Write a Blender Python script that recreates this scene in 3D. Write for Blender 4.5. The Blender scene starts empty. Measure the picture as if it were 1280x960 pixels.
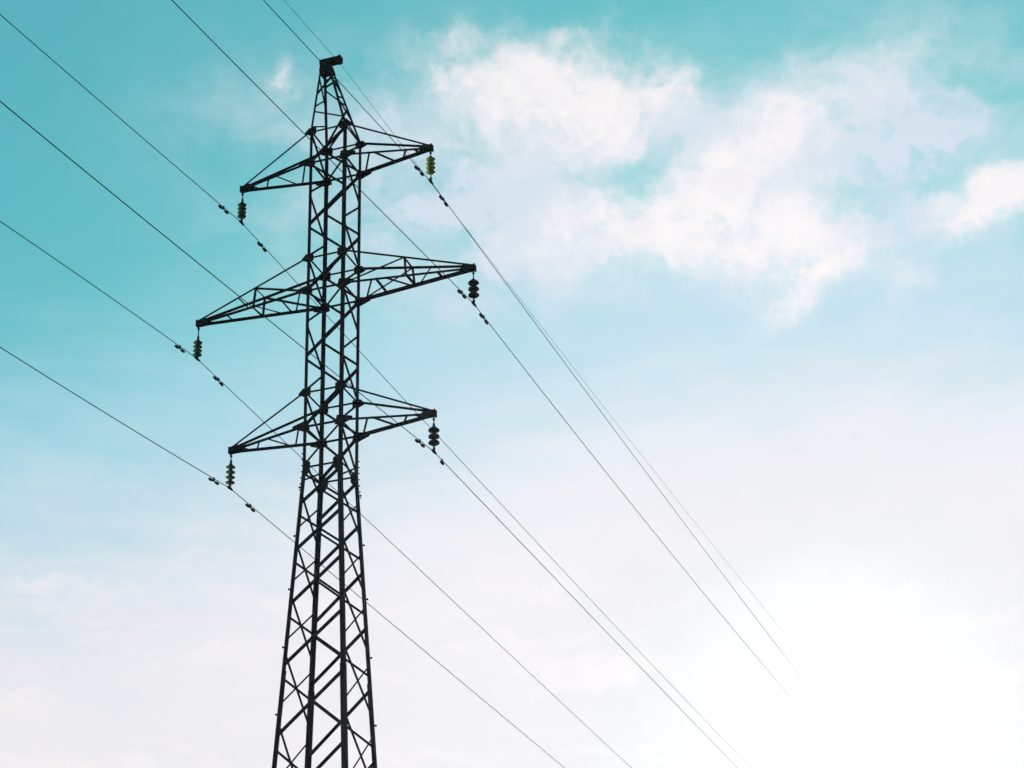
import bpy, bmesh, math, random
from mathutils import Vector, Matrix

random.seed(7)
S = bpy.context.scene
COL = S.collection
R = math.radians

# ------------------------------------------------------------------ camera
Z0 = 30.445                                   # height of the middle cross arm above the ground
cam_d = bpy.data.cameras.new('camera')
cam = bpy.data.objects.new('camera', cam_d)
COL.objects.link(cam)
S.camera = cam
cr = Vector((0.94007662, 0.34020295, -0.02275723))
cu = Vector((0.17482902, -0.42364755, 0.88879557))
cf = Vector((-0.29272983, 0.83951456, 0.45773851))
M = Matrix.Identity(4)
for i in range(3):
    M[i][0] = cr[i]; M[i][1] = cu[i]; M[i][2] = -cf[i]
M.translation = Vector((21.0902, -46.2847, Z0 - 28.8447))
cam.matrix_world = M
cam_d.sensor_width = 36
cam_d.lens = 36 * 2744.9 / 1280
cam_d.clip_start = 0.1
cam_d.clip_end = 20000

# ------------------------------------------------------------------ sun and sky
SUN_AZ, SUN_EL = R(-10.7), R(18.3)             # clockwise from +y; elevation
sd = Vector((math.sin(SUN_AZ) * math.cos(SUN_EL), math.cos(SUN_AZ) * math.cos(SUN_EL), math.sin(SUN_EL)))
sl = bpy.data.lights.new('sun', 'SUN')
sl.energy = 2.5
sl.angle = R(0.5)
sl.color = (1.0, 0.95, 0.87)
so = bpy.data.objects.new('sun', sl)
COL.objects.link(so)
so.rotation_euler = sd.to_track_quat('Z', 'Y').to_euler()
so.location = sd * 200

W = bpy.data.worlds.new('World')
S.world = W
W.use_nodes = True
nt = W.node_tree
nt.nodes.clear()
def N(t, **kw):
    n = nt.nodes.new(t)
    for k, v in kw.items(): setattr(n, k, v)
    return n
def L(a, b): nt.links.new(a, b)
def setin(sock, v):
    if isinstance(v, bpy.types.NodeSocket): L(v, sock)
    else: sock.default_value = v
def m(op, a, b=None, c=None, clamp=False):
    n = N('ShaderNodeMath', operation=op, use_clamp=clamp)
    setin(n.inputs[0], a)
    if b is not None: setin(n.inputs[1], b)
    if c is not None: setin(n.inputs[2], c)
    return n.outputs[0]
def mixc(f, a, b, mode='MIX'):
    n = N('ShaderNodeMix', data_type='RGBA', blend_type=mode)
    setin(n.inputs[0], f); setin(n.inputs[6], a); setin(n.inputs[7], b)
    return n.outputs[2]
def sstep(x, lo, hi):
    n = N('ShaderNodeMapRange', interpolation_type='SMOOTHSTEP')
    setin(n.inputs[0], x); n.inputs[1].default_value = lo; n.inputs[2].default_value = hi
    return n.outputs[0]

sky = N('ShaderNodeTexSky', sky_type='NISHITA', sun_disc=False)
sky.sun_elevation = SUN_EL
sky.sun_rotation = SUN_AZ
sky.air_density = 1.0; sky.dust_density = 0.6; sky.ozone_density = 1.5
tc = N('ShaderNodeTexCoord')
sep = N('ShaderNodeSeparateXYZ'); L(tc.outputs['Generated'], sep.inputs[0])
DX, DY, DZ = sep.outputs
# azimuth and elevation of the viewing ray, in degrees, centred on (-20, 27)
AZ = m('MULTIPLY', m('ARCTAN2', DX, DY), 180 / math.pi)
EL = m('MULTIPLY', m('ARCSINE', DZ), 180 / math.pi)
AX = m('MULTIPLY', m('ADD', AZ, 19.2), 0.89)
AY = m('SUBTRACT', EL, 27.2)
ang = N('ShaderNodeCombineXYZ'); L(AX, ang.inputs[0]); L(AY, ang.inputs[1])
P0 = ang.outputs[0]
def noise(vec, scale, detail=6, rough=0.55, off=(0, 0, 0), stretch=(1, 1, 1), rot=0.0, out=0, lac=2.0):
    mp = N('ShaderNodeMapping'); L(vec, mp.inputs[0])
    mp.inputs[1].default_value = off; mp.inputs[2].default_value = (0, 0, rot); mp.inputs[3].default_value = stretch
    n = N('ShaderNodeTexNoise', noise_dimensions='3D')
    L(mp.outputs[0], n.inputs['Vector'])
    n.inputs['Scale'].default_value = scale; n.inputs['Detail'].default_value = detail
    n.inputs['Roughness'].default_value = rough; n.inputs['Lacunarity'].default_value = lac
    return n.outputs[out]
# domain warp, so cloud outlines are ragged
wn = noise(P0, 0.45, 7, 0.62, (3.1, 1.7, 0), out=1)
wv = N('ShaderNodeVectorMath', operation='SUBTRACT'); L(wn, wv.inputs[0]); wv.inputs[1].default_value = (0.5, 0.5, 0.5)
ws = N('ShaderNodeVectorMath', operation='SCALE'); L(wv.outputs[0], ws.inputs[0]); ws.inputs[3].default_value = 2.6
wa = N('ShaderNodeVectorMath', operation='ADD'); L(P0, wa.inputs[0]); L(ws.outputs[0], wa.inputs[1])
PW = wa.outputs[0]
def blob(cx, cy, rx, ry, rot, amp, vec=None):
    mp = N('ShaderNodeMapping', vector_type='TEXTURE'); L(vec or PW, mp.inputs[0])
    mp.inputs[1].default_value = (cx, cy, 0); mp.inputs[2].default_value = (0, 0, R(rot)); mp.inputs[3].default_value = (rx, ry, 1)
    ln = N('ShaderNodeVectorMath', operation='LENGTH'); L(mp.outputs[0], ln.inputs[0])
    g = m('EXPONENT', m('MULTIPLY', m('MULTIPLY', ln.outputs[1], ln.outputs[1]), -1.0))
    return m('MULTIPLY', g, amp)
def total(lst):
    s = lst[0]
    for b in lst[1:]: s = m('ADD', s, b)
    return s
#CLOUDS
K = 48.0                                       # working unit: 48 units per degree of sky
def q(x, y, rx, ry, rot, amp, **k): return blob((x - 640) / K, (480 - y) / K, rx / K, ry / K, rot, amp, **k)
cloud_field = total([
    q(665, 95, 105, 56, 0, 1.05), q(780, 125, 95, 52, -4, 1.05), q(560, 105, 60, 55, 0, .75), q(880, 118, 46, 42, 0, .85), q(660, 170, 110, 40, 0, .52), q(770, 190, 80, 36, 0, .42),
    q(890, 290, 155, 62, -8, 1.15), q(1010, 180, 75, 60, 10, .90), q(930, 225, 90, 50, 35, .85), q(735, 285, 110, 46, 5, .68),
    q(1045, 320, 75, 40, 10, .70), q(860, 320, 170, 40, 0, .35), q(1000, 388, 100, 28, 33, .85), q(1130, 370, 42, 44, 0, .48), q(1150, 130, 75, 50, 30, .52),
    q(1274, 296, 72, 38, 16, 1.7), q(1262, 120, 60, 50, 0, .35),
    q(336, 92, 14, 30, 0, .50), q(330, 106, 28, 12, 0, .32), q(262, 118, 22, 18, 0, .30), q(300, 150, 60, 30, 0, .22), q(560, 40, 34, 16, 0, .28), q(740, 45, 60, 14, -5, .35), q(820, 212, 110, 22, 12, -.50), q(925, 110, 26, 60, -20, -.5), q(470, 150, 60, 90, 0, -.2), q(1120, 260, 40, 60, 0, -.3)])
fb = noise(P0, 0.55, 10, 0.62, (7.3, 2.2, 0))
fb2 = noise(PW, 1.7, 8, 0.62, (1.3, 9.2, 0))
fb3 = noise(PW, 4.6, 6, 0.6, (5.3, 4.2, 0))
tex = total([m('MULTIPLY', m('SUBTRACT', fb, 0.5), 1.7), m('MULTIPLY', m('SUBTRACT', fb2, 0.5), 1.1), m('MULTIPLY', m('SUBTRACT', fb3, 0.5), 0.40)])
cl_raw = m('ADD', cloud_field, m('MULTIPLY', tex, m('ADD', 0.14, m('MULTIPLY', cloud_field, 0.95))))
cl = m('POWER', sstep(cl_raw, -0.05, 1.50), 1.1)
# thin veils
veil_n = noise(PW, 0.30, 9, 0.58, (0.4, 5.1, 0), (1.0, 2.0, 1), R(-28))
streak = noise(P0, 0.50, 9, 0.62, (4.4, 1.1, 0), (0.45, 2.6, 1), R(22))
veil_f = total([q(560, 200, 180, 120, 0, .58), q(1120, 200, 210, 120, 20, .75), q(500, 300, 260, 180, 0, .28), q(860, 260, 340, 130, 0, 1.0), q(1000, 180, 200, 90, 10, .3), q(1200, 340, 150, 90, 0, .55), q(640, 330, 160, 90, 0, .35), q(320, 130, 150, 70, 10, .22), q(1240, 170, 80, 50, 0, .20)])
veil = m('MULTIPLY', veil_f, m('ADD', 0.18, m('MULTIPLY', sstep(veil_n, .25, .72), 1.05)), clamp=True)
# the air grows paler towards the horizon and towards the sun
dot = N('ShaderNodeVectorMath', operation='DOT_PRODUCT'); L(tc.outputs['Generated'], dot.inputs[0]); dot.inputs[1].default_value = sd
SA = m('MULTIPLY', m('ARCCOSINE', m('MINIMUM', dot.outputs[1], 0.9999999)), 180 / math.pi)     # degrees from the sun
wob = m('ADD', m('MULTIPLY', m('SUBTRACT', veil_n, 0.5), 2.6), m('MULTIPLY', m('SUBTRACT', streak, 0.5), 3.4))
near = m('MULTIPLY', m('EXPONENT', m('MULTIPLY', m('POWER', m('DIVIDE', SA, 17.0), 2.0), -1.0)), 9.4)
f_air = m('SUBTRACT', 1.0, sstep(m('ADD', m('SUBTRACT', EL, near), wob), 13.4, 30.9))
# Nishita radiance at strength 0.05, graded to the photograph's teal air; the colours below are for background strength 0.1
TEAL = (1.12, 4.75, 5.25, 1)
PALE = (8.25, 8.15, 8.55, 1)
WHITE = (9.2, 8.75, 8.95, 1)
nis = mixc(1.0, sky.outputs[0], (0.38, 1.33, 1.13, 1), 'MULTIPLY')
base = mixc(0.45, TEAL, nis)
MID = (4.3, 6.8, 7.9, 1)
col = mixc(sstep(f_air, 0.0, 0.52), base, MID)
col = mixc(sstep(f_air, 0.36, 1.0), col, PALE)
col = mixc(veil, col, (6.4, 7.4, 8.35, 1))
cirrus = m('MULTIPLY', sstep(noise(PW, 0.36, 10, 0.66, (2.4, 6.1, 0), (0.42, 2.4, 1), R(24)), .44, .70), m('SUBTRACT', 1.0, sstep(EL, 18.5, 26.0)))
col = mixc(m('MULTIPLY', cirrus, 0.85), col, WHITE)
shade = m('MULTIPLY', sstep(noise(PW, 0.9, 8, 0.6, (9.4, 3.3, 0)), .42, .70), 0.55)
cloud_col = mixc(shade, (9.45, 8.95, 9.1, 1), (7.9, 8.0, 8.6, 1))
col = mixc(m('MULTIPLY', cl, 0.97), col, cloud_col)
# the air between camera and sky (the haze box) adds its own light round the sun, so the sky colour is darkened close to it and lifted slightly further out
lift = m('MULTIPLY', m('EXPONENT', m('MULTIPLY', m('POWER', m('DIVIDE', SA, 12.5), 2.0), -1.0)), 0.115)
even = m('SUBTRACT', m('ADD', 1.0, lift), m('MULTIPLY', m('EXPONENT', m('MULTIPLY', m('POWER', m('DIVIDE', SA, 5.8), 2.0), -1.0)), 0.53))
fin = N('ShaderNodeVectorMath', operation='SCALE'); L(col, fin.inputs[0]); L(even, fin.inputs[3])
bg = N('ShaderNodeBackground'); L(fin.outputs[0], bg.inputs[0]); bg.inputs[1].default_value = 0.1
wo = N('ShaderNodeOutputWorld'); L(bg.outputs[0], wo.inputs[0])

S.render.engine = 'CYCLES'
S.view_settings.view_transform = 'Standard'
S.view_settings.look = 'None'
S.view_settings.gamma = 1
S.view_settings.exposure = 0
S.view_settings.use_curve_mapping = False

# ------------------------------------------------------------------ materials
def mat(name, c1, c2, rough=0.7, scale=6.0, metal=0.0, **kw):
    mt = bpy.data.materials.new(name); mt.use_nodes = True
    t = mt.node_tree; b = t.nodes['Principled BSDF']
    n = t.nodes.new('ShaderNodeTexNoise'); n.inputs['Scale'].default_value = scale; n.inputs['Detail'].default_value = 8
    c = t.nodes.new('ShaderNodeTexCoord'); t.links.new(c.outputs['Object'], n.inputs['Vector'])
    r = t.nodes.new('ShaderNodeValToRGB'); r.color_ramp.elements[0].color = (*c1, 1); r.color_ramp.elements[1].color = (*c2, 1)
    r.color_ramp.elements[0].position = .35; r.color_ramp.elements[1].position = .68
    t.links.new(n.outputs[0], r.inputs[0]); t.links.new(r.outputs[0], b.inputs['Base Color'])
    b.inputs['Roughness'].default_value = rough; b.inputs['Metallic'].default_value = metal
    for k, v in kw.items(): b.inputs[k.replace('_', ' ')].default_value = v
    return mt
STEEL = mat('dark_painted_steel', (0.0018, 0.0048, 0.0068), (0.0055, 0.0085, 0.0095), 0.85, 3.5, Specular_IOR_Level=0.08)
PLATE = mat('plate_steel', (0.003, 0.0045, 0.005), (0.009, 0.0085, 0.008), 0.85, 9, Specular_IOR_Level=0.08)
WIRE = mat('stranded_wire', (0.012, 0.03, 0.036), (0.02, 0.045, 0.05), 0.75, 20, Specular_IOR_Level=0.1)
FIT = mat('cast_fittings', (0.004, 0.009, 0.016), (0.010, 0.015, 0.024), 0.8, 12, Specular_IOR_Level=0.1)
PORC = mat('dark_glazed_porcelain', (0.003, 0.005, 0.0045), (0.007, 0.008, 0.007), 0.6, 15, Specular_IOR_Level=0.12)
GLASS = mat('green_glass', (0.022, 0.070, 0.026), (0.045, 0.11, 0.035), 0.45, 15, Transmission_Weight=0.6, IOR=1.3, Specular_IOR_Level=0.15)
YGLASS = mat('yellow_green_glass', (0.13, 0.17, 0.025), (0.22, 0.26, 0.05), 0.4, 15, Transmission_Weight=0.75, IOR=1.25, Specular_IOR_Level=0.2)
CONC = mat('footing_concrete', (0.22, 0.21, 0.19), (0.34, 0.33, 0.30), 0.9, 3)
GRASS = mat('meadow_ground', (0.025, 0.05, 0.015), (0.07, 0.10, 0.03), 0.95, 0.4)

# ------------------------------------------------------------------ helpers
def obj(name, bm, material, parent=None):
    me = bpy.data.meshes.new(name)
    bmesh.ops.recalc_face_normals(bm, faces=bm.faces)
    bm.to_mesh(me); bm.free()
    me.materials.append(material)
    o = bpy.data.objects.new(name, me); COL.objects.link(o)
    if parent:
        o.parent = parent
        o.matrix_parent_inverse = Matrix.Translation(-Vector(parent.get('base', (0, 0, 0)))) if parent.get('base') else Matrix.Identity(4)
    return o
def tag(o, label, cat, group=None):
    o['label'] = label; o['category'] = cat
    if group: o['group'] = group
    return o
def thing(name, loc, label, cat, group=None):
    o = bpy.data.objects.new(name, None); COL.objects.link(o); o.location = loc; o.empty_display_size = .2
    return tag(o, label, cat, group)

def prism(bm, a, b, prof, ex, ey):
    """extrude a closed 2-d profile (in the ex, ey frame) from a to b"""
    va = [bm.verts.new(a + ex * x + ey * y) for x, y in prof]
    vb = [bm.verts.new(b + ex * x + ey * y) for x, y in prof]
    n = len(prof)
    for i in range(n):
        bm.faces.new((va[i], va[(i + 1) % n], vb[(i + 1) % n], vb[i]))
    bm.faces.new(va[::-1]); bm.faces.new(vb)
def angle(bm, a, b, nrm, w, t=0.006, side=1, off=0.0):
    """steel angle from a to b: one flange in the face with normal nrm, one turned inwards"""
    a = Vector(a); b = Vector(b); d = (b - a).normalized(); n = Vector(nrm)
    n = (n - d * n.dot(d)).normalized()
    s = d.cross(n).normalized() * side
    o = n * off
    h = w / 2
    prof = [(-h, 0), (h, 0), (h, -t), (-h + t, -t), (-h + t, -w), (-h, -w)]
    prism(bm, a + o, b + o, prof, s, n)
def box(bm, c, ex, ey, ez):
    c = Vector(c); vs = []
    for i in (-1, 1):
        for j in (-1, 1):
            for k in (-1, 1): vs.append(bm.verts.new(c + ex * i + ey * j + ez * k))
    for f in ((0, 1, 3, 2), (4, 6, 7, 5), (0, 4, 5, 1), (2, 3, 7, 6), (0, 2, 6, 4), (1, 5, 7, 3)):
        bm.faces.new([vs[i] for i in f])
def plate(bm, pts, n, t=0.012):
    """flat plate with outline pts, thickened along n"""
    n = Vector(n).normalized() * t / 2
    a = [bm.verts.new(Vector(p) + n) for p in pts]; b = [bm.verts.new(Vector(p) - n) for p in pts]
    k = len(pts)
    bm.faces.new(a); bm.faces.new(b[::-1])
    for i in range(k): bm.faces.new((a[i], b[i], b[(i + 1) % k], a[(i + 1) % k]))
def lathe(bm, prof, c=(0, 0, 0), n=20, axis=None):
    c = Vector(c); rings = []
    ax = Vector(axis).normalized() if axis else Vector((0, 0, 1))
    qx = ax.orthogonal().normalized(); qy = ax.cross(qx)
    for r, z in prof:
        rings.append([bm.verts.new(c + ax * z + (qx * math.cos(2 * math.pi * i / n) + qy * math.sin(2 * math.pi * i / n)) * r) for i in range(n)])
    for a, b in zip(rings, rings[1:]):
        for i in range(n): bm.faces.new((a[i], a[(i + 1) % n], b[(i + 1) % n], b[i]))
    bm.faces.new(rings[0][::-1]); bm.faces.new(rings[-1])
def tube(bm, pts, r, n=6):
    rings = []
    for i, p in enumerate(pts):
        d = (pts[min(i + 1, len(pts) - 1)] - pts[max(i - 1, 0)]).normalized()
        x = d.cross(Vector((0, 0, 1)))
        x = x.normalized() if x.length > 1e-4 else Vector((1, 0, 0))
        y = x.cross(d)
        rings.append([bm.verts.new(p + (x * math.cos(2 * math.pi * k / n) + y * math.sin(2 * math.pi * k / n)) * r) for k in range(n)])
    for a, b in zip(rings, rings[1:]):
        for k in range(n): bm.faces.new((a[k], a[(k + 1) % n], b[(k + 1) % n], b[k]))
    bm.faces.new(rings[0][::-1]); bm.faces.new(rings[-1])

# ------------------------------------------------------------------ ground
bm = bmesh.new()
rings = [0, 20, 60, 150, 400, 1200, 4000, 9000]
prev = None
for r in rings:
    if r == 0: cur = [bm.verts.new((0, 0, 0))]
    else:
        cur = []
        for i in range(48):
            a = 2 * math.pi * i / 48
            cur.append(bm.verts.new((r * math.cos(a), r * math.sin(a), 0.0 if r < 100 else random.uniform(-.6, .4))))
    if prev:
        for i in range(len(cur)):
            j = (i + 1) % len(cur)
            if len(prev) == 1: bm.faces.new((prev[0], cur[i], cur[j]))
            else: bm.faces.new((prev[i], cur[i], cur[j], prev[j]))
    prev = cur
g = obj('ground', bm, GRASS); g['kind'] = 'structure'

# ------------------------------------------------------------------ haze
hm = bpy.data.materials.new('thin_bright_haze'); hm.use_nodes = True
ht = hm.node_tree; ht.nodes.clear()
pv = ht.nodes.new('ShaderNodeVolumePrincipled'); ho = ht.nodes.new('ShaderNodeOutputMaterial')
pv.inputs['Color'].default_value = (0.82, 0.92, 1.0, 1)
pv.inputs['Density'].default_value = 0.00011
pv.inputs['Anisotropy'].default_value = 0.925
ht.links.new(pv.outputs[0], ho.inputs['Volume'])
bm = bmesh.new()
box(bm, (0, 0, 21.5), Vector((9300, 0, 0)), Vector((0, 9300, 0)), Vector((0, 0, 23.5)))
hz_o = obj('haze', bm, hm); hz_o['kind'] = 'stuff'

# ------------------------------------------------------------------ pylon
# local frame: x along the cross arms, y along the line, z up
LEG = {1: (-1, -1), 2: (-1, 1), 3: (1, -1), 4: (1, 1)}
ZT, ZW = Z0 + 4.0, Z0 - 5.16
SH = 0.022
def hw(z):
    if z >= ZW: return 0.5125 + SH
    return 0.5135 + SH + 0.05294 * (ZW - z)
PK_C, PK_H, PK_Z = -0.33, 0.125, Z0 + 7.50
ZTT = Z0 + 5.0
def node(gl_, z):
    """point on a leg's corner line at height z (relative to the ground)"""
    a, b = LEG[gl_]
    if z > ZTT + 1e-6:
        f = (z - ZTT) / (PK_Z - ZTT); h = hw(ZTT)
        return Vector((a * h * (1 - f) + (PK_C + a * PK_H) * f, b * (h * (1 - f) + PK_H * f), z))
    h = hw(z)
    return Vector((a * h, b * h, z))
FACES = {'near': (1, 3, Vector((0, -1, 0))), 'far': (2, 4, Vector((0, 1, 0))), 'left': (1, 2, Vector((-1, 0, 0))), 'right': (3, 4, Vector((1, 0, 0)))}

pylon = thing('power_pylon', (0, 0, 0), 'tall black steel lattice pylon with six cross arms carrying the power lines', 'pylon')

# legs: one angle each, from footing to peak
for gi, (a, b) in LEG.items():
    bm = bmesh.new()
    def legseg(z1, z2, w, t=0.009):
        p1, p2 = node(gi, z1), node(gi, z2)
        prof = [(0, 0), (w, 0), (w, t), (t, t), (t, w), (0, w)]
        prism(bm, p1, p2, prof, Vector((-a, 0, 0)), Vector((0, -b, 0)))
    legseg(0, Z0 - 10.66, .125, .012)
    legseg(Z0 - 10.66, ZW, .108, .010)
    legseg(ZW, ZT, .088)
    legseg(ZT, ZTT, .078)
    legseg(ZTT, PK_Z, .060, .007)
    obj('leg', bm, STEEL, pylon)

def brace(name, l1, z1, l2, z2, nrm, w, off, side=1):
    bm = bmesh.new()
    a, b = node(l1, z1), node(l2, z2)
    d = (b - a).normalized()
    angle(bm, a + d * .03, b - d * .03, nrm, w, .006, side, off)
    return obj(name, bm, STEEL, pylon)
def Zr(z): return Z0 + z
lv = [5.0, 4.0, 3.0, 2.0, 1.0, 0.0, -1.0, -2.0, -3.03, -4.01, -5.16]
for i in range(len(lv) - 1):
    k = i - 1                                   # level index of the upper node
    odd = k % 2
    z1, z2 = Zr(lv[i]), Zr(lv[i + 1])
    for fn, (p, q_, nrm) in FACES.items():
        # near: 1 even 3 odd / far: 4 even 2 odd / left: 2 even 1 odd / right: 3 even 4 odd
        ev = {'near': (1, 3), 'far': (4, 2), 'left': (2, 1), 'right': (3, 4)}[fn]
        s, e = (ev[1], ev[0]) if odd else ev
        wdt = .066 if fn in ('near', 'far') else .060
        g1 = .07 if i not in (0,) else .0
        brace('diagonal_brace', s, z1 - .04, e, z2 + .04, nrm, wdt, -.012 if fn in ('near', 'far') else -.014)
# X bracing below the waist
main = [-5.16, -6.33, -7.61, -9.07, -10.66, -12.46, -14.5]
for i in range(6):
    z1, z2 = Zr(main[i]) - .14, Zr(main[i + 1]) + .14
    for fn in ('near', 'far'):
        p, q_, nrm = FACES[fn]
        brace('diagonal_brace', q_, z1, p, z2, nrm, .064, .007)
        brace('diagonal_brace', p, z1, q_, z2, nrm, .058, -.014)
side_p = [(-4.88, -5.55), (-5.85, -6.89), (-7.22, -8.34), (-8.64, -9.89), (-10.16, -11.56), (-11.92, -13.6)]
for z1, z2 in side_p:
    for fn in ('left', 'right'):
        p, q_, nrm = FACES[fn]
        brace('diagonal_brace', p, Zr(z1), q_, Zr(z2), nrm, .058, -.014)
        brace('diagonal_brace', q_, Zr(z1), p, Zr(z2), nrm, .046, .007)
# bracing nearer the ground, out of the photograph's frame
bm = bmesh.new()
z = Zr(-14.5); zs = [z]
while z > 3.2:
    z -= 2.2 + (Zr(-14.5) - z) * .09
    zs.append(max(z, 1.0))
zs[-1] = 1.2
for z1, z2 in zip(zs, zs[1:]):
    for fn, (p, q_, nrm) in FACES.items():
        for s, e, of in ((p, q_, .007), (q_, p, -.016)):
            angle(bm, node(s, z1), node(e, z2), nrm, .06, .006, 1, of)
obj('base_bracing', bm, STEEL, pylon)

# horizontals and diaphragms at the arm levels
hz = [5.0, 4.0, 0.99, 0.0, -3.03, -4.01, -5.16]
for z in hz:
    for fn, (p, q_, nrm) in FACES.items():
        a_, b_ = node(p, Zr(z)), node(q_, Zr(z))
        bm = bmesh.new(); d = (b_ - a_).normalized()
        angle(bm, a_ + d * .03, b_ - d * .03, nrm, .066 if z in (4.0, 0.0, -4.01) else .055, .006, 1, -.024)
        obj('horizontal_brace', bm, STEEL, pylon)
    if z > -5:
        bm = bmesh.new()
        angle(bm, node(3, Zr(z) - .03), node(2, Zr(z) - .03), (0, 0, 1), .058, .006)
        obj('diaphragm_brace', bm, STEEL, pylon)

# gusset plates on the near and far faces at those levels
for z in hz:
    for fn in ('near', 'far'):
        p, q_, nrm = FACES[fn]
        for lg in (p, q_):
            a = LEG[lg][0]; c = node(lg, Zr(z))
            hh = .15 if z != -5.16 else .19
            wi = .19 if z > -4.9 else .22
            oy = nrm * .017
            bm = bmesh.new()
            if z in (4.0, 0.0, -4.01):      # runs outwards along the arm chord as well
                pts = [(-a * wi, -hh * .7), (0, -hh), (a * .10, -hh * .7), (a * .30, -.035), (a * .30, .045), (a * .05, hh * .8), (-a * wi * .7, hh)]
            elif z == -5.16:
                pts = [(-a * wi * .6, -hh * 1.3), (-a * .01, -hh * 1.6), (-a * .01, hh * 1.2), (-a * wi, hh * .6), (-a * wi, -hh * .5)]
            else:
                pts = [(-a * wi, -hh * .8), (0, -hh * .9), (a * .15, -.07), (a * .15, -.02), (a * .03, hh * .7), (-a * wi, hh * .7)]
            plate(bm, [c + Vector((x, 0, zz)) + oy for x, zz in pts], nrm)
            obj('gusset_plate', bm, PLATE, pylon)
# splice plates and bolts down the legs
for z in (-5.7, -7.05, -8.49, -10.02, -11.74):
    for lg in (1, 4):
        a, b = LEG[lg]; c = node(lg, Zr(z))
        bm = bmesh.new()
        lathe(bm, [(.020, 0), (.020, .035), (.030, .035), (.030, .058)], c + Vector((0, -b * .03, 0)), 8, (a, 0, 0))
        obj('bolt', bm, PLATE, pylon)
for z in [-4.75 - .17 * i for i in range(7)]:
    for lg in (1, 4):
        a, b = LEG[lg]; c = node(lg, Zr(z))
        bm = bmesh.new()
        lathe(bm, [(.012, 0), (.012, .03), (.020, .03), (.020, .048)], c + Vector((0, -b * .04, 0)), 8, (a, 0, 0))
        obj('bolt', bm, PLATE, pylon)

# peak bracing
def zp(f): return ZTT + (PK_Z - ZTT) * f
pkb = [('left', 1, .80, 2, .49), ('left', 2, .62, 1, .36), ('left', 1, .07, 2, .30),
       ('near', 1, .30, 3, .12), ('near', 3, .80, 1, .55),
       ('far', 4, .82, 2, .76), ('far', 2, .74, 4, .47), ('far', 4, .45, 2, .05),
       ('right', 3, .75, 4, .62), ('right', 4, .60, 3, .44), ('right', 3, .42, 4, .27), ('right', 4, .25, 3, .10), ('right', 3, .10, 4, .0),
       ('near', 1, .86, 3, .86), ('far', 2, .86, 4, .86), ('left', 1, .86, 2, .86), ('right', 3, .86, 4, .86)]
for fn, l1, f1, l2, f2 in pkb:
    brace('peak_brace', l1, zp(f1), l2, zp(f2), FACES[fn][2], .044, -.009)
# head: four cheek plates where the legs meet, and the earth-wire beam on top
bm = bmesh.new()
X = Vector((1, 0, 0)); Y = Vector((0, 1, 0)); ZZ = Vector((0, 0, 1))
for fn, (p, q_, nrm) in FACES.items():
    plate(bm, [node(p, zp(.90)) + nrm * .014, node(q_, zp(.90)) + nrm * .014, node(q_, PK_Z - .002) + nrm * .014, node(p, PK_Z - .002) + nrm * .014], nrm, .012)
obj('head_plate', bm, PLATE, pylon)
bm = bmesh.new()
x0, x1 = PK_C - .16, 0.11
for s in (-1, 1):                              # two channels back to back
    box(bm, ((x0 + x1) / 2, s * .10, PK_Z + .10), X * (x1 - x0) / 2, Y * .006, ZZ * .078)
    for zz in (.028, .172):
        box(bm, ((x0 + x1) / 2, s * .065, PK_Z + zz), X * (x1 - x0) / 2, Y * .028, ZZ * .006)
box(bm, (x1 + .007, 0, PK_Z + .115), X * .006, Y * .112, ZZ * .100)
box(bm, (x1 - .04, 0, PK_Z + .20), X * .03, Y * .07, ZZ * .018)
box(bm, (x0 - .007, 0, PK_Z + .10), X * .006, Y * .112, ZZ * .085)
hb = obj('earth_wire_beam', bm, PLATE, pylon)
bm = bmesh.new()
box(bm, (0.066, 0, Z0 + 7.50), X * .02, Y * .05, ZZ * .045)
obj('wire_clamp', bm, FIT, hb)

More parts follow.
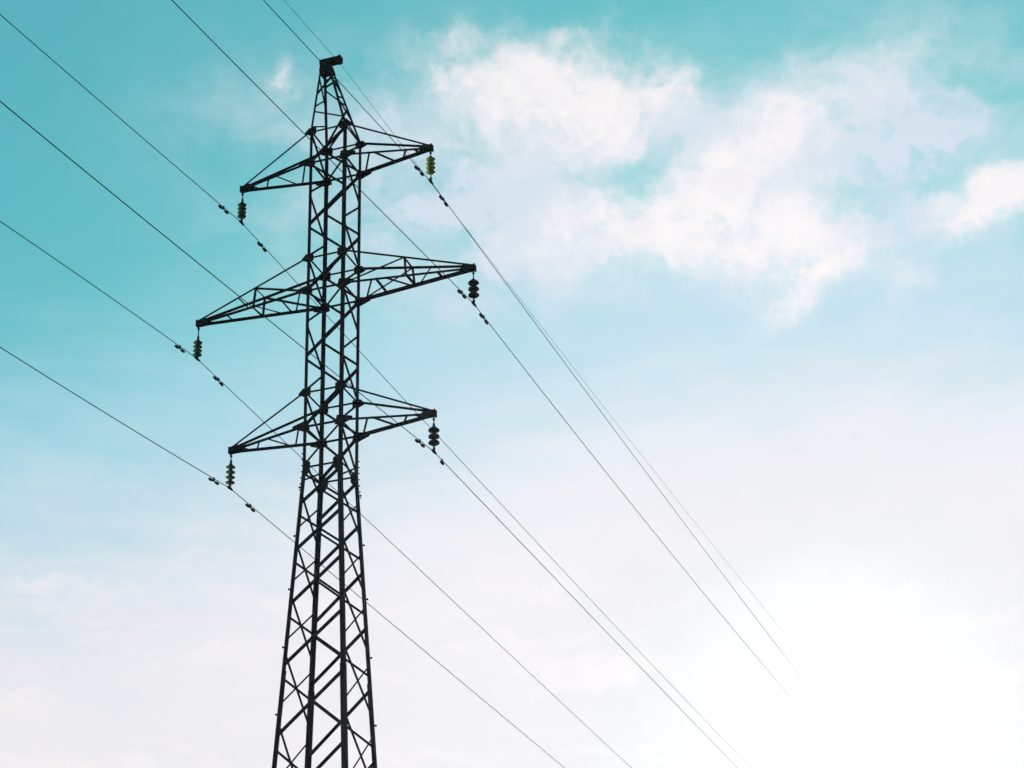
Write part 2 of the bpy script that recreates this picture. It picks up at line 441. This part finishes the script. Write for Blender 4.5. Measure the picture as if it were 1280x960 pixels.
# ------------------------------------------------------------------ cross arms
ARM = {'top': (4.0, 5.0, 2.80), 'mid': (0.0, 0.99, 3.968), 'low': (-4.01, -3.03, 2.836)}
TIPDZ = -0.052
def cross_arm(level, side):
    zb, zt, ln = ARM[level]
    near_l, far_l = (3, 4) if side > 0 else (2, 1)        # same plan turned through 180 degrees
    tip = Vector((side * ln, 0, Zr(zb) + TIPDZ))
    def low(l, f): return node(l, Zr(zb)).lerp(tip + Vector((-side * .02, LEG[l][1] * .05, 0)), f)
    def up(l, f): return node(l, Zr(zt)).lerp(tip + Vector((-side * .06, LEG[l][1] * .05, .11)), f)
    bm = bmesh.new()
    wl = .078 if level != 'mid' else .082
    for l in (near_l, far_l):
        ny = Vector((0, LEG[l][1], 0))
        # horizontal flange at the top of the chord, turned inwards
        sgn = 1 if (low(l, 1) - low(l, 0)).cross(ny).z < 0 else -1
        angle(bm, low(l, 0), low(l, 1), ny, wl if l == far_l else wl * .80, .008, sgn, .006)
        angle(bm, up(l, 0), up(l, 1), ny, .050 if level != 'mid' else .054, .006, sgn, .004)
    arm = obj('cross_arm', bm, STEEL, pylon)
    def sub(name, a, b, nrm, w):
        bm = bmesh.new(); d = (b - a).normalized()
        angle(bm, a, b, nrm, w, .005)
        obj(name, bm, STEEL, arm)
    DN = (0, 0, -1)
    if level != 'mid':
        sub('arm_brace', low(far_l, .065), low(near_l, .285), DN, .046)
        sub('arm_brace', low(near_l, .33), low(far_l, .505), DN, .042)
        sub('arm_brace', low(far_l, .605), low(near_l, .725), DN, .042)
        sub('arm_brace', low(near_l, .80), low(far_l, .86), DN, .042)
    else:
        P, Q = up(near_l, .48), up(far_l, .48)
        nA, nB = Vector((0, LEG[near_l][1], 0)), Vector((0, LEG[far_l][1], 0))
        sub('arm_post', P, low(near_l, .485), nA, .050)
        sub('arm_post', Q, low(far_l, .495) - Vector((0, 0, .05)), nB, .050)
        sub('arm_brace', low(near_l, .01), P, nA, .050)
        sub('arm_brace', low(far_l, .01), Q, nB, .046)
        sub('arm_brace', P, Q, (0, 0, 1), .036)
        sub('arm_brace', low(far_l, .06), low(near_l, .22), DN, .042)
        sub('arm_brace', low(near_l, .25), low(far_l, .245), DN, .052)
        sub('arm_brace', low(near_l, .32), low(far_l, .475), DN, .036)
        sub('arm_brace', low(near_l, .49), low(far_l, .495), DN, .056)
        sub('arm_brace', low(far_l, .53), up(far_l, .64), nB, .040)
        sub('arm_brace', low(near_l, .73), low(far_l, .735), DN, .052)
    # end plates: two cheeks, a bottom plate and an end cap
    bm = bmesh.new()
    for s in (-1, 1):
        y = s * .062
        pts = [tip + Vector((side * .03, y, -.05)), tip + Vector((side * .03, y, .11)), tip + Vector((-side * .20, y, .15)), tip + Vector((-side * .34, y, .06)), tip + Vector((-side * .30, y, -.03))]
        plate(bm, pts, (0, 1, 0), .012)
    box(bm, tip + Vector((-side * .12, 0, -.045)), X * .14, Y * .054, ZZ * .008)
    box(bm, tip + Vector((side * .045, 0, .03)), X * .014, Y * .08, ZZ * .095)
    obj('end_plate', bm, PLATE, arm)
    return tip
tips = {}
for lvname in ARM:
    for sdv in (1, -1):
        tips[(lvname, sdv)] = cross_arm(lvname, sdv)

# concrete footings, part of the pylon
for gi in LEG:
    c = node(gi, 0.0)
    bm = bmesh.new()
    lathe(bm, [(.62, -.5), (.60, .12), (.42, .30), (.40, .45)], (c.x, c.y, 0), 16)
    obj('footing', bm, CONC, pylon)

# ------------------------------------------------------------------ insulators
ground_ref = Z0
def insulator(key, kind, zs_, drop, label, names):
    tip = tips[key]
    t = thing('insulator_string', tip + Vector((0, 0, -.05)), label, 'insulator', 'insulator strings hanging from the cross arm tips')
    def add(name, bm, mt): 
        for v in bm.verts: v.co -= t.location
        return obj(name, bm, mt, t)
    # shackle and link rod
    bm = bmesh.new(); c = tip
    lathe(bm, [(.016, zs_[0] + .03), (.016, -.05)], c, 8)
    lathe(bm, [(.008, -.16), (.034, -.15), (.034, -.11), (.008, -.10)], c, 8)
    if -zs_[0] > .43:
        lathe(bm, [(.008, zs_[0] + .06), (.036, zs_[0] + .075), (.030, zs_[0] + .19), (.008, zs_[0] + .20)], c, 8)
    add('link_rod', bm, FIT)
    for z in zs_:
        if kind == 'porcelain':
            prof = [(.05, -.085), (.075, -.05), (.10, -.045), (.142, -.025), (.144, .0), (.125, .03), (.075, .062), (.058, .08), (.05, .10)]
            mt = PORC
        else:
            prof = [(.012, -.012), (.060, -.010), (.070, -.006), (.120, -.010), (.127, -.004), (.110, .002), (.056, .014), (.044, .034)]
            mt = YGLASS if kind == 'yellow' else GLASS
        bm = bmesh.new(); lathe(bm, prof, c + Vector((0, 0, z)), 24)
        d = add('disc', bm, mt)
        for f in d.data.polygons: f.use_smooth = True
        bm = bmesh.new()
        r = .048 if kind != 'porcelain' else .052
        lathe(bm, [(.015, .0345), (r, .035), (r * 1.1, .065), (r * .8, .088), (.015, .09)] if kind != 'porcelain' else [(.02, .08), (r, .081), (r, .105), (.02, .115)], c + Vector((0, 0, z)), 14)
        add('metal_cap', bm, FIT).parent = d
        # the cap hangs under its disc: same local frame
    bm = bmesh.new()
    lathe(bm, [(.016, -drop + .02), (.016, zs_[-1] + .0)], c, 8)
    lathe(bm, [(.02, -drop + .03), (.036, -drop + .05), (.034, -drop + .11), (.02, -drop + .13)], c, 8)
    add('pin', bm, FIT)
    # boat-shaped suspension clamp gripping the conductor
    bm = bmesh.new()
    w0 = c + Vector((0, 0, -drop))
    for y1, y2, r1, r2 in ((-.15, -.05, .020, .036), (-.05, .05, .036, .036), (.05, .15, .036, .020)):
        lathe(bm, [(r1, 0), (r2, y2 - y1)], w0 + Vector((0, y1, -.012 * (abs(y1) > .06) - .0)), 10, (0, 1, 0))
    add('suspension_clamp', bm, FIT)
    return w0
DROP = 1.040
insulator(('top', 1), 'yellow', [-.33, -.47, -.60, -.735], DROP, 'yellow-green glass insulator string under the right end of the top cross arm', None)
insulator(('top', -1), 'green', [-.47, -.595, -.72, -.84], DROP, 'dark green glass insulator string under the left end of the top cross arm', None)
insulator(('mid', -1), 'green', [-.55, -.675, -.80, -.92], DROP, 'green glass insulator string on a long rod under the left tip of the middle arm', None)
insulator(('low', -1), 'green', [-.44, -.585, -.73, -.88], DROP, 'green glass insulator string under the left end of the lowest cross arm', None)
insulator(('mid', 1), 'porcelain', [-.42, -.60, -.78], DROP, 'black three-disc insulator string under the right tip of the widest middle cross arm', None)
insulator(('low', 1), 'porcelain', [-.44, -.615, -.79], DROP, 'black three-disc insulator string under the right end of the lowest cross arm', None)

# ------------------------------------------------------------------ wires
WR = {  # x, height above Z0, near slope, near curve, far slope, far curve
 'A': (-2.7998, 2.9073, -0.1220, 0.000447, 0.000733, 0.000197), 'B': (2.8356, -5.1066, -0.11797, 0.000362, 0.0115136, 7.76e-05),
 'C': (-3.9684, -1.0927, -0.11257, -0.0010528, -0.0050977, 0.00011335), 'D': (-2.8356, -5.1066, -0.127255, 0.00095728, 0.0091919, 3.02e-05),
 'E': (3.9684, -1.0927, -0.11615, 0.00013268, -0.0031811, 0.00054681), 'F': (2.7998, 2.9073, -0.11341, -0.00036467, -0.004174, 0.00020557),
 'G': (0.06596, 7.5065, -0.11687, 0.0031945, 0.0129243, 0.00033305)}
def wire_pt(k, t):
    x, z, s1, c1, s2, c2 = WR[k]
    if t < 0:
        u = -t
        if u <= 14: return Vector((x, t, Z0 + z + s1 * u + c1 * u * u))
        v = u - 14
        return Vector((x, t, Z0 + z + s1 * 14 + c1 * 196 + (s1 + 28 * c1) * v + 0.0007 * v * v))
    if t <= 75: return Vector((x, t, Z0 + z + s2 * t + c2 * t * t))
    v = t - 75
    return Vector((x, t, Z0 + z + s2 * 75 + c2 * 5625 + (s2 + 150 * c2) * v + 0.0001 * v * v))
LBL = {
 'A': ('power_cable', 'black power cable held by the insulator at the left end of the top cross arm', 'cable'),
 'C': ('power_cable', 'black power cable held at the left tip of the widest middle cross arm', 'cable'),
 'D': ('power_cable', 'lowest black power cable, held at the left end of the lowest cross arm', 'cable'),
 'F': ('power_cable', 'black power cable held by the yellow-green insulator at the right end of the top arm', 'cable'),
 'E': ('power_cable', 'black power cable held at the right tip of the widest middle cross arm', 'cable'),
 'B': ('power_cable', 'black power cable held by the black insulator at the right of the lowest cross arm', 'cable'),
 'G': ('earth_wire', 'thinnest wire, running over the very top of the pylon', 'cable')}
ts = [-150 + 3 * i for i in range(46)] + [-12 + .5 * i for i in range(24)] + [.5 * i for i in range(24)] + [12 + 3 * i for i in range(80)]
for k, (nm, lb, ct) in LBL.items():
    bm = bmesh.new()
    tube(bm, [wire_pt(k, t) for t in ts], .0105 if k != 'G' else .0060, 6)
    o = obj(nm, bm, WIRE)
    tag(o, lb, ct, 'power cables strung on the pylon' if k != 'G' else None)

# vibration dampers, two weights on a short steel strand hung under the cable
def damper(k, t1, t2, label):
    tm = (t1 + t2) / 2; c = wire_pt(k, tm); one = t1 == t2
    d = thing('vibration_damper', c, label, 'damper', 'vibration dampers hung on the power cables')
    zz = -.065
    tilt = (wire_pt(k, t2 + .3).z - wire_pt(k, t1 - .3).z) / (t2 - t1 + .6)
    bm = bmesh.new()
    box(bm, (0, 0, -.02), X * .018, Y * .024, ZZ * .05)
    obj('clip', bm, FIT, d)
    hl = (t2 - t1) / 2 if not one else .0
    bm = bmesh.new()
    if not one: tube(bm, [Vector((0, -hl, zz - hl * tilt)), Vector((0, -hl / 2, zz - .008 - hl * tilt / 2)), Vector((0, 0, zz)), Vector((0, hl / 2, zz - .008 + hl * tilt / 2)), Vector((0, hl, zz + hl * tilt))], .010, 6)
    else: tube(bm, [Vector((0, -.1, zz)), Vector((0, .1, zz))], .01, 6)
    obj('strand', bm, FIT, d)
    for s in ((-1, 1) if not one else (0,)):
        bm = bmesh.new()
        lathe(bm, [(.014, -.10), (.030, -.088), (.038, -.03), (.038, .04), (.028, .088), (.014, .10)], (0, s * hl, zz - .008 + s * hl * tilt), 12, (0, 1, tilt))
        w = obj('weight', bm, FIT, d)
        for f in w.data.polygons: f.use_smooth = True
wh = {'A': 'top left arm end', 'C': 'middle left arm end', 'D': 'lowest left arm end', 'B': 'lowest right arm end', 'E': 'middle right arm end', 'F': 'top right arm end'}
DMP = {'A': ((-1.27, -.91), (1.11, 1.45)), 'C': ((-1.14, -.82), (1.07, 1.44)), 'D': ((-1.07, -.73), (1.04, 1.36)), 'B': ((-1.14, -.75), (.55, .55)), 'E': ((-1.05, -.70), (.53, .91)), 'F': ((-1.04, -.64), (.74, 1.11))}
for k, (a, b) in DMP.items():
    damper(k, *a, 'twin-weight damper just upper left of the insulator at ' + wh[k])
    if k == 'B': damper(k, *b, 'single-weight damper just lower right of the insulator at ' + wh[k])
    else: damper(k, *b, 'twin-weight damper just lower right of the insulator at ' + wh[k])
